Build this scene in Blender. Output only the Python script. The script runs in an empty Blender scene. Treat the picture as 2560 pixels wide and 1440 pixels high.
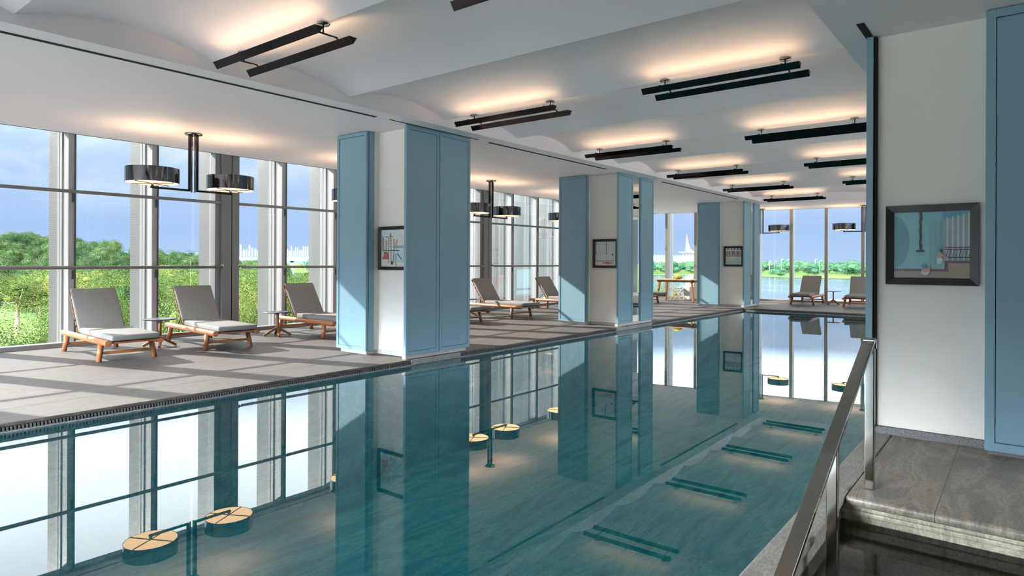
import bpy, math, random
from mathutils import Vector, Matrix
random.seed(7)
C = bpy.context.scene.collection
PI = math.pi
scn = bpy.context.scene

# ------------------------------------------------------------------ helpers
class MB:
    def __init__(s): s.v = []; s.f = []; s.m = []; s.sm = []
    def add(s, vs, fs, mi=0, smooth=False):
        n = len(s.v); s.v += [tuple(p) for p in vs]
        for f in fs: s.f.append([i + n for i in f]); s.m.append(mi); s.sm.append(smooth)
        return s
    def box(s, x0, x1, y0, y1, z0, z1, mi=0):
        v = [(x0,y0,z0),(x1,y0,z0),(x1,y1,z0),(x0,y1,z0),(x0,y0,z1),(x1,y0,z1),(x1,y1,z1),(x0,y1,z1)]
        return s.add(v, [(0,3,2,1),(4,5,6,7),(0,1,5,4),(1,2,6,5),(2,3,7,6),(3,0,4,7)], mi)
    def bar(s, p0, p1, w, h, up=(0,0,1), mi=0):
        p0 = Vector(p0); p1 = Vector(p1); d = (p1-p0).normalized(); u = Vector(up)
        if abs(d.dot(u)) > .98: u = Vector((0,1,0))
        sd = d.cross(u).normalized(); u = sd.cross(d).normalized()
        v = []
        for p in (p0, p1):
            for a, b in ((-1,-1),(1,-1),(1,1),(-1,1)): v.append(p + sd*a*w/2 + u*b*h/2)
        return s.add(v, [(0,1,2,3),(7,6,5,4),(0,4,5,1),(1,5,6,2),(2,6,7,3),(3,7,4,0)], mi)
    def cyl(s, p0, p1, r0, r1=None, n=16, mi=0, smooth=True):
        if r1 is None: r1 = r0
        p0 = Vector(p0); p1 = Vector(p1); d = (p1-p0).normalized()
        u = Vector((0,0,1)) if abs(d.z) < .9 else Vector((1,0,0))
        a = d.cross(u).normalized(); b = d.cross(a).normalized()
        v = []
        for p, r in ((p0,r0),(p1,r1)):
            for i in range(n):
                t = 2*PI*i/n; v.append(p + a*math.cos(t)*r + b*math.sin(t)*r)
        s.add(v, [(i,i+n,(i+1)%n+n,(i+1)%n) for i in range(n)], mi, smooth)
        k = len(s.v) - 2*n
        s.f.append([k+i for i in range(n)]); s.m.append(mi); s.sm.append(False)
        s.f.append([k+n+i for i in reversed(range(n))]); s.m.append(mi); s.sm.append(False)
        return s
    def lathe(s, prof, c=(0,0,0), n=32, mi=0, smooth=True):
        v = []
        for r, z in prof:
            for i in range(n):
                t = 2*PI*i/n; v.append((c[0]+r*math.cos(t), c[1]+r*math.sin(t), c[2]+z))
        fs = []
        for j in range(len(prof)-1):
            for i in range(n):
                fs.append((j*n+i, j*n+(i+1)%n, (j+1)*n+(i+1)%n, (j+1)*n+i))
        return s.add(v, fs, mi, smooth)
    def poly(s, pts, mi=0): return s.add(pts, [tuple(range(len(pts)))], mi)
    def prism(s, pts, z0, z1, mi=0):      # xy outline (ccw) extruded in z
        n = len(pts)
        v = [(x,y,z0) for x,y in pts] + [(x,y,z1) for x,y in pts]
        fs = [tuple(reversed(range(n))), tuple(range(n,2*n))] + [(i,(i+1)%n,(i+1)%n+n,i+n) for i in range(n)]
        return s.add(v, fs, mi)
    def ell(s, c, r, n=10, m=7, mi=0, jit=0):
        v = []
        for j in range(m+1):
            ph = PI*j/m
            for i in range(n):
                t = 2*PI*i/n; k = 1 + (random.uniform(-jit,jit) if 0<j<m else 0)
                v.append((c[0]+r[0]*k*math.sin(ph)*math.cos(t), c[1]+r[1]*k*math.sin(ph)*math.sin(t), c[2]+r[2]*k*math.cos(ph)))
        return s.add(v, [(j*n+i,(j+1)*n+i,(j+1)*n+(i+1)%n,j*n+(i+1)%n) for j in range(m) for i in range(n)], mi, True)
    def build(s, name, mats, parent=None, bevel=0, seg=2, smooth=None):
        me = bpy.data.meshes.new(name); me.from_pydata(s.v, [], s.f)
        if not isinstance(mats, (list, tuple)): mats = [mats]
        for m in mats: me.materials.append(m)
        me.polygons.foreach_set('material_index', s.m)
        me.polygons.foreach_set('use_smooth', [bool(x) for x in s.sm] if smooth is None else [smooth]*len(s.f))
        me.update()
        o = bpy.data.objects.new(name, me); C.objects.link(o)
        if parent: o.parent = parent
        if bevel:
            b = o.modifiers.new('bevel', 'BEVEL'); b.width = bevel; b.segments = seg; b.limit_method = 'ANGLE'; b.harden_normals = False
        return o

def tag(o, label, cat, group=None, kind=None):
    o['label'] = label; o['category'] = cat
    if group: o['group'] = group
    if kind: o['kind'] = kind
    return o
def empty(name, loc=(0,0,0), rz=0):
    o = bpy.data.objects.new(name, None); C.objects.link(o); o.location = loc; o.rotation_euler = (0,0,rz)
    o.empty_display_size = .1
    return o
def struct(o, label=None, cat='room'):
    o['kind'] = 'structure'
    if label: o['label'] = label; o['category'] = cat
    return o
def copy_tree(o, parent=None):
    c = o.copy(); C.objects.link(c)
    if parent: c.parent = parent
    for ch in list(o.children): copy_tree(ch, c)
    return c

# ------------------------------------------------------------------ materials
def mat(name):
    m = bpy.data.materials.new(name); m.use_nodes = True
    nt = m.node_tree; nt.nodes.clear()
    out = nt.nodes.new('ShaderNodeOutputMaterial')
    return m, nt, out
def P(nt, out, col=(.8,.8,.8), rough=.5, metal=0, spec=.5, coat=0, coat_r=.1):
    b = nt.nodes.new('ShaderNodeBsdfPrincipled')
    b.inputs['Base Color'].default_value = (*col,1); b.inputs['Roughness'].default_value = rough
    b.inputs['Metallic'].default_value = metal; b.inputs['Specular IOR Level'].default_value = spec
    b.inputs['Coat Weight'].default_value = coat; b.inputs['Coat Roughness'].default_value = coat_r
    nt.links.new(b.outputs[0], out.inputs[0]); return b
def N(nt, t, **kw):
    n = nt.nodes.new(t)
    for k, v in kw.items(): setattr(n, k, v)
    return n
def noise(nt, scale, detail=4, vec=None, stretch=(1,1,1), rot=(0,0,0), rough=.55, dist=0):
    tc = N(nt,'ShaderNodeTexCoord'); mp = N(nt,'ShaderNodeMapping')
    mp.inputs['Scale'].default_value = stretch; mp.inputs['Rotation'].default_value = rot
    nt.links.new(tc.outputs[vec or 'Object'], mp.inputs[0])
    t = N(nt,'ShaderNodeTexNoise'); t.inputs['Scale'].default_value = scale; t.inputs['Detail'].default_value = detail
    t.inputs['Roughness'].default_value = rough; t.inputs['Distortion'].default_value = dist
    nt.links.new(mp.outputs[0], t.inputs['Vector']); return t
def ramp(nt, src, stops):
    r = N(nt,'ShaderNodeValToRGB'); e = r.color_ramp.elements
    while len(e) < len(stops): e.new(.5)
    for i,(p,c) in enumerate(stops): e[i].position = p; e[i].color = (*c,1)
    nt.links.new(src, r.inputs[0]); return r
def mix(nt, a, b, fac=.5, mode='MIX'):
    m = N(nt,'ShaderNodeMix', data_type='RGBA', blend_type=mode)
    for sock, val in ((m.inputs[0],fac),(m.inputs[6],a),(m.inputs[7],b)):
        if hasattr(val,'links') or isinstance(val, bpy.types.NodeSocket): nt.links.new(val, sock)
        else: sock.default_value = val if not isinstance(val, tuple) else (*val,1)
    return m.outputs[2]
def math_(nt, op, a, b=None, clamp=False):
    m = N(nt,'ShaderNodeMath', operation=op, use_clamp=clamp)
    for i,val in enumerate((a,b)):
        if val is None: continue
        if isinstance(val, bpy.types.NodeSocket): nt.links.new(val, m.inputs[i])
        else: m.inputs[i].default_value = val
    return m.outputs[0]
def bump(nt, b, h, strength=.2, dist=.01):
    n = N(nt,'ShaderNodeBump'); n.inputs['Strength'].default_value = strength; n.inputs['Distance'].default_value = dist
    nt.links.new(h, n.inputs['Height']); nt.links.new(n.outputs[0], b.inputs['Normal'])
def simple(name, col, rough=.5, metal=0, spec=.5, coat=0, var=.06, vs=6, coat_r=.1, bs=0):
    m, nt, out = mat(name); b = P(nt,out,col,rough,metal,spec,coat,coat_r)
    t = noise(nt, vs, 3)
    lo = tuple(max(0,c*(1-var)) for c in col); hi = tuple(min(1,c*(1+var)) for c in col)
    r = ramp(nt, t.outputs[0], [(.3,lo),(.7,hi)]); nt.links.new(r.outputs[0], b.inputs['Base Color'])
    if bs: bump(nt, b, t.outputs[0], bs, .002)
    return m

M = {}
M['ceiling'] = simple('ceiling_paint', (.90,.83,.85), .6, spec=.3, var=.01, vs=2)
M['cream'] = simple('cream_paint', (.90,.855,.79), .45, spec=.35, var=.015, vs=2)
M['blue'] = simple('blue_lacquer', (.195,.335,.415), .42, spec=.5, var=.03, vs=1.5)
M['white'] = simple('white_paint', (.82,.82,.82), .45, var=.02)
M['black'] = simple('black_paint', (.008,.008,.009), .4, var=.1)
M['frame'] = simple('black_frame', (.005,.005,.006), .45, var=.1)
M['slot'] = simple('slot_shadow', (.004,.004,.004), .9, var=.1)
M['bronze'] = simple('polished_bronze', (.05,.040,.040), .12, metal=1, var=.1)
M['nickel'] = simple('black_nickel', (.19,.19,.20), .05, metal=1, var=.03)
M['steel'] = simple('brushed_steel', (.42,.40,.36), .1, metal=1, var=.05, vs=20)
M['alu'] = simple('grey_aluminium', (.215,.215,.225), .45, metal=.15, var=.04, vs=3)
M['alu_light'] = simple('light_aluminium', (.22,.22,.23), .45, metal=.1, var=.03, vs=3)
M['mull'] = simple('pale_mullion', (.40,.395,.415), .45, metal=.05, var=.03, vs=3)
M['champagne'] = simple('champagne_aluminium', (.36,.33,.28), .4, metal=.2, var=.04, vs=3)
M['finwhite'] = simple('fin_white', (.34,.34,.355), .45, var=.02)
M['rail'] = simple('rail_metal', (.24,.235,.235), .35, metal=.5, var=.04)
M['darkplate'] = simple('dark_plate', (.06,.075,.085), .4, var=.05)
M['tabletop'] = simple('dark_top', (.035,.04,.048), .3, var=.08)
M['canvas'] = simple('white_canvas', (.82,.80,.76), .8, var=.03, vs=40, bs=.1)
M['bowl'] = simple('grey_bowl', (.5,.52,.52), .35, var=.05)
M['petal'] = simple('yellow_petal', (.85,.70,.02), .6, var=.25, vs=60)
M['grate'] = simple('grate_stone', (.085,.08,.085), .6, var=.15, vs=30)
M['plinth'] = simple('plinth_stone', (.50,.49,.47), .5, var=.12, vs=60)
M['speckle'] = simple('speckled_granite', (.16,.16,.165), .45, var=.9, vs=260)
M['mirror'] = simple('mirror_glass', (.82,.84,.84), .01, metal=1, var=.005)
M['road'] = simple('pale_paving', (.2,.2,.19), .8, var=.08, vs=.3)
M['bounce_ground'] = simple('bounce_paving', (.22,.22,.235), .8, var=.06, vs=.5)
M['concrete'] = simple('bridge_concrete', (.14,.155,.17), .8, var=.05, vs=.2)
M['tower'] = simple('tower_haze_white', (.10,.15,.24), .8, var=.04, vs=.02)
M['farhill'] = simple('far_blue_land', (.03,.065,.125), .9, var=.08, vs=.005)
M['stadium'] = simple('stadium_white', (.26,.29,.33), .6, var=.03, vs=.1)
M['roofred'] = simple('roof_tile', (.17,.07,.05), .8, var=.2, vs=2)
M['bark'] = simple('bark', (.16,.12,.08), .9, var=.3, vs=4)
M['rubber'] = simple('rubber', (.02,.02,.02), .7)

def wood(name, c0, c1, rough=.42):
    m, nt, out = mat(name); b = P(nt,out,c0,rough)
    t = noise(nt, 9, 5, stretch=(1,9,9), dist=.6)
    r = ramp(nt, t.outputs[0], [(.3,c0),(.55,tuple((a+b_)/2 for a,b_ in zip(c0,c1))),(.75,c1)])
    nt.links.new(r.outputs[0], b.inputs['Base Color']); bump(nt,b,t.outputs[0],.06,.002); return m
M['teak'] = wood('teak', (.26,.085,.032), (.46,.185,.075))
M['palewood'] = wood('pale_wood', (.48,.29,.13), (.62,.42,.22))

def fabric():
    m, nt, out = mat('lounger_fabric'); b = P(nt,out,(.56,.55,.52),.9, spec=.2)
    t = noise(nt, 420, 2); r = ramp(nt,t.outputs[0],[(.3,(.195,.193,.184)),(.7,(.24,.237,.228))])
    nt.links.new(r.outputs[0], b.inputs['Base Color']); bump(nt,b,t.outputs[0],.15,.001); return m
M['fabric'] = fabric()

def deck():
    m, nt, out = mat('deck_stone'); b = P(nt,out,(.4,.38,.36),.62, spec=.4)
    a = noise(nt, 3.2, 6, stretch=(9,.9,1), dist=.5, rough=.65)
    f = noise(nt, 40, 4, stretch=(3.2,.35,1), rough=.7)
    big = noise(nt, .6, 2)
    ra = ramp(nt, a.outputs[0], [(.26,(.056,.048,.044)),(.5,(.090,.080,.075)),(.74,(.124,.112,.106))])
    rf = ramp(nt, f.outputs[0], [(.36,(.50,.49,.48)),(.58,(1.08,1.08,1.08))])
    c = mix(nt, ra.outputs[0], rf.outputs[0], .85, 'MULTIPLY')
    rb = ramp(nt, big.outputs[0], [(.3,(.9,.9,.9)),(.7,(1.05,1.04,1.03))])
    c = mix(nt, c, rb.outputs[0], 1., 'MULTIPLY')
    # joints
    tc = N(nt,'ShaderNodeTexCoord'); sp = N(nt,'ShaderNodeSeparateXYZ'); nt.links.new(tc.outputs['Object'], sp.inputs[0])
    fac = None
    for off, per in ((6.412,50),(9.62,50),):
        d = math_(nt,'ABSOLUTE', math_(nt,'ADD', sp.outputs[0], off))
        l = math_(nt,'LESS_THAN', d, .012)
        fac = l if fac is None else math_(nt,'MAXIMUM', fac, l)
    yj = math_(nt,'ABSOLUTE', math_(nt,'SUBTRACT', math_(nt,'FRACT', math_(nt,'MULTIPLY', sp.outputs[1], 1/2.4)), .5))
    yl = math_(nt,'MULTIPLY', math_(nt,'LESS_THAN', yj, .0007), .55)
    fac = math_(nt,'MAXIMUM', fac, yl)
    c = mix(nt, c, (.03,.028,.026), fac)
    nt.links.new(c, b.inputs['Base Color'])
    bump(nt,b,f.outputs[0],.12,.003); return m
M['deck'] = deck()

def veined(name, c0, c1, c2, scale=1.6, rot=.5, rough=.4, joints=None, stretch=(2.6,.6,1)):
    m, nt, out = mat(name); b = P(nt,out,c0,rough, spec=.45)
    a = noise(nt, scale, 8, stretch=stretch, rot=(0,0,rot), dist=1.6, rough=.68)
    r = ramp(nt, a.outputs[0], [(.25,c0),(.46,c1),(.56,c2),(.62,c1),(.8,c0)])
    f = noise(nt, 55, 4, stretch=(1.5,.6,1), rot=(0,0,rot), rough=.75)
    rf = ramp(nt, f.outputs[0], [(.36,(.60,.60,.60)),(.58,(1.08,1.08,1.08))])
    c = mix(nt, r.outputs[0], rf.outputs[0], .85, 'MULTIPLY')
    if joints:
        tc = N(nt,'ShaderNodeTexCoord'); sp = N(nt,'ShaderNodeSeparateXYZ'); nt.links.new(tc.outputs['Object'], sp.inputs[0])
        fac = None
        for ax, off, w in joints:
            l = math_(nt,'LESS_THAN', math_(nt,'ABSOLUTE', math_(nt,'SUBTRACT', sp.outputs[ax], off)), w)
            fac = l if fac is None else math_(nt,'MAXIMUM', fac, l)
        c = mix(nt, c, (.035,.032,.028), fac)
    nt.links.new(c, b.inputs['Base Color']); bump(nt,b,f.outputs[0],.1,.002); return m
M['tile'] = veined('side_stone', (.12,.106,.088), (.21,.184,.155), (.33,.285,.225), 1.7, .62, .38,
                   joints=[(0,-.33,.0018),(1,4.55,.0018)])
M['lip'] = veined('coping_stone', (.21,.20,.185), (.31,.295,.275), (.36,.34,.31), 3, .1, .5)
M['spa'] = veined('step_stone', (.24,.23,.18), (.36,.34,.27), (.48,.45,.35), 1.3, 1.1, .5)
M['pool'] = veined('pool_tile', (.008,.38,.48), (.02,.78,.92), (.22,.97,1.0), 1.3, -.1, .4, stretch=(3.0,.5,1))
M['granite'] = veined('gutter_stone', (.16,.15,.15), (.24,.225,.225), (.30,.28,.28), 5, .3, .5)

def pane():
    m, nt, out = mat('window_glass')
    t = N(nt,'ShaderNodeBsdfTransparent'); t.inputs[0].default_value = (.95,.975,.97,1)
    g = N(nt,'ShaderNodeBsdfGlossy'); g.inputs['Roughness'].default_value = .0; g.inputs[0].default_value = (.8,.85,.85,1)
    fr = N(nt,'ShaderNodeFresnel'); fr.inputs[0].default_value = 1.3
    f = math_(nt,'MULTIPLY', fr.outputs[0], .6)
    x = N(nt,'ShaderNodeMixShader'); nt.links.new(f, x.inputs[0]); nt.links.new(t.outputs[0], x.inputs[1]); nt.links.new(g.outputs[0], x.inputs[2])
    nt.links.new(x.outputs[0], out.inputs[0]); return m
M['pane'] = pane()

def water(name, tint, ior, bumpy, scale):
    m, nt, out = mat(name)
    t = N(nt,'ShaderNodeBsdfTransparent'); t.inputs[0].default_value = (*tint,1)
    g = N(nt,'ShaderNodeBsdfGlossy'); g.inputs['Roughness'].default_value = .0; g.inputs[0].default_value = (.97,.99,1,1)
    fr = N(nt,'ShaderNodeFresnel'); fr.inputs[0].default_value = ior
    nz = noise(nt, scale, 2); bp = N(nt,'ShaderNodeBump'); bp.inputs['Strength'].default_value = bumpy; bp.inputs['Distance'].default_value = .01
    nt.links.new(nz.outputs[0], bp.inputs['Height']); nt.links.new(bp.outputs[0], g.inputs['Normal'])
    x = N(nt,'ShaderNodeMixShader'); nt.links.new(fr.outputs[0], x.inputs[0]); nt.links.new(t.outputs[0], x.inputs[1]); nt.links.new(g.outputs[0], x.inputs[2])
    nt.links.new(x.outputs[0], out.inputs[0]); return m
M['water'] = water('pool_water', (.90,.995,1), 1.75, .012, 1.6)
M['spawater'] = water('step_water', (.88,.92,.86), 1.4, .008, 1.2)

def lake():
    m, nt, out = mat('lake_water'); b = P(nt,out,(.30,.42,.52),.12, spec=.9)
    t = noise(nt, .02, 4, stretch=(.5,3,1)); r = ramp(nt,t.outputs[0],[(.35,(.02,.035,.05)),(.65,(.05,.075,.095))]); nt.links.new(r.outputs[0], b.inputs['Base Color'])
    n2 = noise(nt, .6, 3); bump(nt,b,n2.outputs[0],.03,.1); return m
M['lake'] = lake()

def grass():
    m, nt, out = mat('lawn_grass'); b = P(nt,out,(.2,.36,.06),.9, spec=.1)
    t = noise(nt, .06, 6); r = ramp(nt,t.outputs[0],[(.3,(.026,.056,.012)),(.5,(.045,.085,.018)),(.7,(.075,.115,.028))]); nt.links.new(r.outputs[0], b.inputs['Base Color']); return m
M['grass'] = grass()
M['undergrowth'] = simple('forest_undergrowth', (.018,.045,.014), .95, spec=.05, var=.5, vs=.15)

def leaf(name, c0, c1, c2, tr=.35):
    m, nt, out = mat(name)
    oi = N(nt,'ShaderNodeObjectInfo'); t = noise(nt, .9, 3)
    geo = N(nt,'ShaderNodeNewGeometry')
    v = math_(nt,'ADD', math_(nt,'MULTIPLY', geo.outputs['Random Per Island'], .55), math_(nt,'ADD', math_(nt,'MULTIPLY', oi.outputs['Random'], .35), math_(nt,'MULTIPLY', t.outputs[0], .25)))
    r = ramp(nt, v, [(.22,c0),(.62,c1),(1.0,c2)])
    d = N(nt,'ShaderNodeBsdfDiffuse'); tl = N(nt,'ShaderNodeBsdfTranslucent')
    nt.links.new(r.outputs[0], d.inputs[0]); nt.links.new(r.outputs[0], tl.inputs[0])
    x = N(nt,'ShaderNodeMixShader'); x.inputs[0].default_value = tr
    nt.links.new(d.outputs[0], x.inputs[1]); nt.links.new(tl.outputs[0], x.inputs[2]); nt.links.new(x.outputs[0], out.inputs[0]); return m
M['leaf'] = leaf('leaf_green', (.009,.024,.008), (.036,.062,.016), (.125,.150,.046), .2)
M['leaf_yellow'] = leaf('leaf_yellow_green', (.014,.030,.009), (.060,.080,.019), (.19,.185,.055), .2)
M['leaf_forest'] = leaf('leaf_forest', (.012,.028,.012), (.030,.055,.021), (.070,.095,.036), .2)
M['leaf_far'] = leaf('leaf_lakeside', (.016,.048,.028), (.034,.08,.043), (.065,.11,.052), .2)

def perforated():
    m, nt, out = mat('perforated_metal'); b = P(nt,out,(.52,.53,.53),.5)
    tc = N(nt,'ShaderNodeTexCoord'); mp = N(nt,'ShaderNodeMapping'); mp.inputs['Scale'].default_value = (38,38,38)
    nt.links.new(tc.outputs['Object'], mp.inputs[0])
    vo = N(nt,'ShaderNodeTexVoronoi'); vo.inputs['Scale'].default_value = 1; vo.inputs['Randomness'].default_value = 0
    nt.links.new(mp.outputs[0], vo.inputs['Vector'])
    hole = math_(nt,'LESS_THAN', vo.outputs['Distance'], .22)
    nz = noise(nt, 1.1, 2); r = ramp(nt, nz.outputs[0], [(.3,(.175,.181,.187)),(.7,(.215,.221,.226))]); nt.links.new(r.outputs[0], b.inputs['Base Color'])
    t = N(nt,'ShaderNodeBsdfTransparent'); x = N(nt,'ShaderNodeMixShader')
    nt.links.new(hole, x.inputs[0]); nt.links.new(b.outputs[0], x.inputs[1]); nt.links.new(t.outputs[0], x.inputs[2]); nt.links.new(x.outputs[0], out.inputs[0])
    return m
M['perf'] = perforated()

def glow(name, col, s):
    m, nt, out = mat(name); e = N(nt,'ShaderNodeEmission'); e.inputs[0].default_value = (*col,1); e.inputs[1].default_value = s
    nt.links.new(e.outputs[0], out.inputs[0]); return m
WARM = (1.0,.67,.40)
def led_side():
    m, nt, out = mat('warm_led_strip'); e = N(nt,'ShaderNodeEmission'); e.inputs[0].default_value = (*WARM,1)
    g = N(nt,'ShaderNodeNewGeometry'); sp = N(nt,'ShaderNodeSeparateXYZ'); nt.links.new(g.outputs['True Normal'], sp.inputs[0])
    nt.links.new(math_(nt,'MULTIPLY', math_(nt,'GREATER_THAN', sp.outputs[2], .3), 22), e.inputs[1])
    nt.links.new(e.outputs[0], out.inputs[0]); return m
M['led_side'] = led_side()
M['diffuser'] = glow('lamp_diffuser', (1.0,.62,.30), 3.6)
M['uplight'] = glow('lamp_uplight', WARM, 6)

# ------------------------------------------------------------------ dimensions
H = 1.2
ZL, ZR, ZV = 2.865, 2.80, 2.94          # left soffit, right soffit, vault springing
XW = -10.4                              # window wall plane
XP0, XP1 = -5.85, -.86                  # pool edges
YP1 = 17.3                              # far pool edge
ZWAT = -.07
FX0, FY0, FA = -10.4, 20.43, math.radians(9.1)
def fary(x): return FY0 + (x-FX0)*math.tan(FA)

# ------------------------------------------------------------------ floor, pool
b = MB()
b.prism([(XW-.15,-5),(XP0,-5),(XP0,YP1),(XP1,YP1),(XP1,fary(XP1)-.02),(XW-.15,fary(XW-.15)-.02)], -.03, 0)
struct(b.build('floor', M['deck'], bevel=.008, seg=3), 'grey striated stone deck between the pool and the windows', 'floor')
b = MB(); b.box(XW-.15,XP0-.03,-5,21,-.3,-.032); b.box(XP0-.03,XP1+.02,YP1+.03,21.8,-.3,-.032)
struct(b.build('floor', M['granite']), 'stone bed under the pool deck', 'floor')
# right deck and dividing coping
b = MB()
b.box(-.722,4.5,3.70,fary(4.5),-.05,0)
struct(b.build('floor', M['tile'], bevel=.02, seg=3), 'brown veined stone floor before the cream wall', 'floor')
b = MB(); b.box(XP1,-.722,-5,fary(-.8)-.02,-.05,0)
struct(b.build('trim_1', M['lip'], bevel=.014, seg=3), 'narrow stone coping between the pool and the steps', 'coping')
b = MB(); b.box(XP1+.015,-.745,-5,17.3,-1.3,-.045); struct(b.build('wall_pool', M['spa']), 'stone wall under the coping', 'wall')
# step pool: riser, grooves, steps
b = MB()
b.box(-.745,2.2,3.745,3.9,-1.2,-.05); b.box(-.745,2.2,3.728,3.75,-.105,-.075)
b.box(-.745,2.2,2.9,3.745,-1.2,-.38); b.box(-.745,2.2,-2,2.9,-1.2,-.62); b.box(2.2,2.4,-2,3.9,-1.2,-.0); b.box(-.745,2.2,-2.1,-2,-1.2,0)
struct(b.build('step_basin', M['spa'], bevel=.01), 'stone lined step basin with grooved edge', 'basin')
b = MB(); b.poly([(-.745,-2,-.135),(2.2,-2,-.135),(2.2,3.746,-.135),(-.745,3.746,-.135)])
struct(b.build('step_water', M['spawater']), 'still clear water over the stone steps', 'water')
b = MB(); b.box(-.722,4.5,-5,-2.1,-.05,0); b.box(2.4,4.5,-2.1,3.7,-.05,0)
struct(b.build('floor', M['tile']), 'veined stone floor beside the step basin', 'floor')
# pool basin
b = MB(); zb = -1.3
b.poly([(XP0-.03,-5,zb),(XP1+.02,-5,zb),(XP1+.02,YP1+.03,zb),(XP0-.03,YP1+.03,zb)])
b.poly([(XP0-.0,-5,-.055),(XP0-.0,-5,zb),(XP0-.0,YP1,zb),(XP0-.0,YP1,-.055)])
b.poly([(XP0,YP1,-.055),(XP0,YP1,zb),(XP1+.015,YP1,zb),(XP1+.015,YP1,-.055)])
b.poly([(XP1+.012,YP1,-.05),(XP1+.012,YP1,zb),(XP1+.012,-5,zb),(XP1+.012,-5,-.05)])
b.poly([(XP1+.015,-5,-.05),(XP1+.015,-5,zb),(XP0,-5,zb),(XP0,-5,-.05)])
struct(b.build('pool_basin', M['pool']), 'swimming pool lined with teal veined stone', 'pool')
b = MB(); b.poly([(XP0,-5,ZWAT),(XP1+.012,-5,ZWAT),(XP1+.012,YP1,ZWAT),(XP0,YP1,ZWAT)])
struct(b.build('pool_water', M['water']), 'calm teal water filling the long pool', 'water')
# overflow grates
def grate(name, p0, p1, label):
    d = Vector(p1)-Vector(p0); L = d.length; d.normalize(); n = Vector((d.y,-d.x,0))   # n points to the pool
    b = MB(); k = int(L/.024)
    for i in range(k):
        c = Vector(p0) + d*((i+.5)*L/k)
        b.bar(c+Vector((0,0,-.0575))+n*.002, c+Vector((0,0,-.03))+n*.002, .013, .016, up=tuple(n))
    o = b.build(name, M['grate'])
    bk = MB(); q0 = Vector(p0); q1 = Vector(p1)
    bk.bar(q0+Vector((0,0,-.044))-n*.022, q1+Vector((0,0,-.044))-n*.022, .012, .028)
    bk.build('backing', M['slot'], o)
    lp = MB(); lp.bar(q0+Vector((0,0,-.0635))-n*.002, q1+Vector((0,0,-.0635))-n*.002, .03, .011); lp.build('lip', M['granite'], o)
    tag(o, label, 'grate', 'overflow grates around the pool'); return o
for a0, a1, nm in ((-5,5.44,'overflow grate of dark slots along the near left pool edge'),(6.32,10.5,'overflow grate along the pool edge between first and second pillars'),(11.95,17.3,'overflow grate along the pool edge between second and third pillars')):
    grate('drain_grate', (XP0,a1,0), (XP0,a0,0), nm) if False else grate('drain_grate', (XP0+.002,a0,0), (XP0+.002,a1,0), nm)
grate('drain_grate', (XP0,YP1-.002,0), (XP1,YP1-.002,0), 'overflow grate along the far end of the pool')
for a0, a1, i in ((5.44,6.32,2),(10.5,11.95,3)):
    b = MB(); b.box(XP0-.02,XP0+.012,a0,a1,-.068,-.001); struct(b.build('trim_%d'%i, M['granite'], bevel=.006), 'solid stone block in the pool edge below a pillar', 'edge')

# ------------------------------------------------------------------ ceiling
XV0, XV1 = -5.62, -1.05
PER, YC0 = 1.4525, 2.87
SAG = .135; RAD = ((PER/2)**2 + SAG**2)/(2*SAG)
ks = list(range(-5, 12)); b = MB(); K = 14
prof = []
for k in ks[:-1]:
    y0 = YC0+PER*k
    for i in range(K):
        y = y0+PER*i/K; dy = y-(y0+PER/2)
        prof.append((y, ZV+SAG-RAD+math.sqrt(RAD*RAD-dy*dy), i == 0))
prof.append((YC0+PER*ks[-1], ZV, True))
# one strip per vault so that cusps stay sharp
for j in range(len(ks)-1):
    pr = prof[j*K:(j+1)*K+1]; v = []
    for y,z,_ in pr: v += [(XV0-.02,y,z),(XV1+.02,y,z)]
    b.add(v, [(2*i,2*i+1,2*i+3,2*i+2) for i in range(K)], 0, True)
struct(b.build('ceiling', M['ceiling']), 'white barrel vaulted ceiling over the pool', 'ceiling')
XS = -9.86
b = MB(); b.prism([(XS,-5),(XV0,-5),(XV0,18.1),(XV0,fary(XV0)),(XS,fary(XS))], ZL, 3.12)
struct(b.build('ceiling', M['ceiling']), 'flat white ceiling strip along the window wall', 'ceiling')
b = MB(); b.prism([(XV0,18.1),(XV1,19.0),(XV1,fary(XV1)),(XV0,fary(XV0))], ZL, 3.2)
struct(b.build('ceiling', M['ceiling']), 'flat white ceiling strip by the far windows', 'ceiling')
b = MB(); b.prism([(XV1,-5),(4.5,-5),(4.5,fary(4.5)),(XV1,fary(XV1))], ZR, 3.2)
struct(b.build('ceiling', M['ceiling']), 'flat white ceiling over the right side', 'ceiling')
b = MB(); b.prism([(-11.0,-5.2),(4.8,-5.2),(4.8,23.2),(-11.0,20.6)], 3.22, 3.5); struct(b.build('roof_slab', M['white']), 'roof slab above the pool hall', 'roof')
b = MB(); b.box(XS-.012,XS,-5,fary(XS),ZL-.004,ZL+.03); struct(b.build('trim_4', M['slot']), 'thin black shadow gap at the edge of the ceiling', 'trim')
b = MB(); b.box(XS-.06,XS-.014,-5,fary(XS),ZL+.004,ZL+.2); b.box(XW-.1,XS-.06,-5,fary(XS),3.02,3.2); struct(b.build('trim_5', M['white']), 'white blind pocket above the windows', 'trim')
i = 6
for y0,y1,w,x in ((-4.5,4.9,.05,-5.875),(5.09,6.66,.024,-5.855),(6.92,10.15,.05,-5.875),(12.44,17.0,.05,-5.875)):
    b = MB(); b.box(x-w/2,x+w/2,y0,y1,ZL-.003,ZL+.05); struct(b.build('trim_%d'%i, M['slot']), 'narrow black air slot in the ceiling edge', 'slot'); i += 1
b = MB(); b.box(-.885,-.838,4.83,5.2,ZR-.004,ZR+.05); struct(b.build('trim_%d'%i, M['slot']), 'short dark slot in the ceiling above the blue panel edge', 'slot'); i += 1

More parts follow.
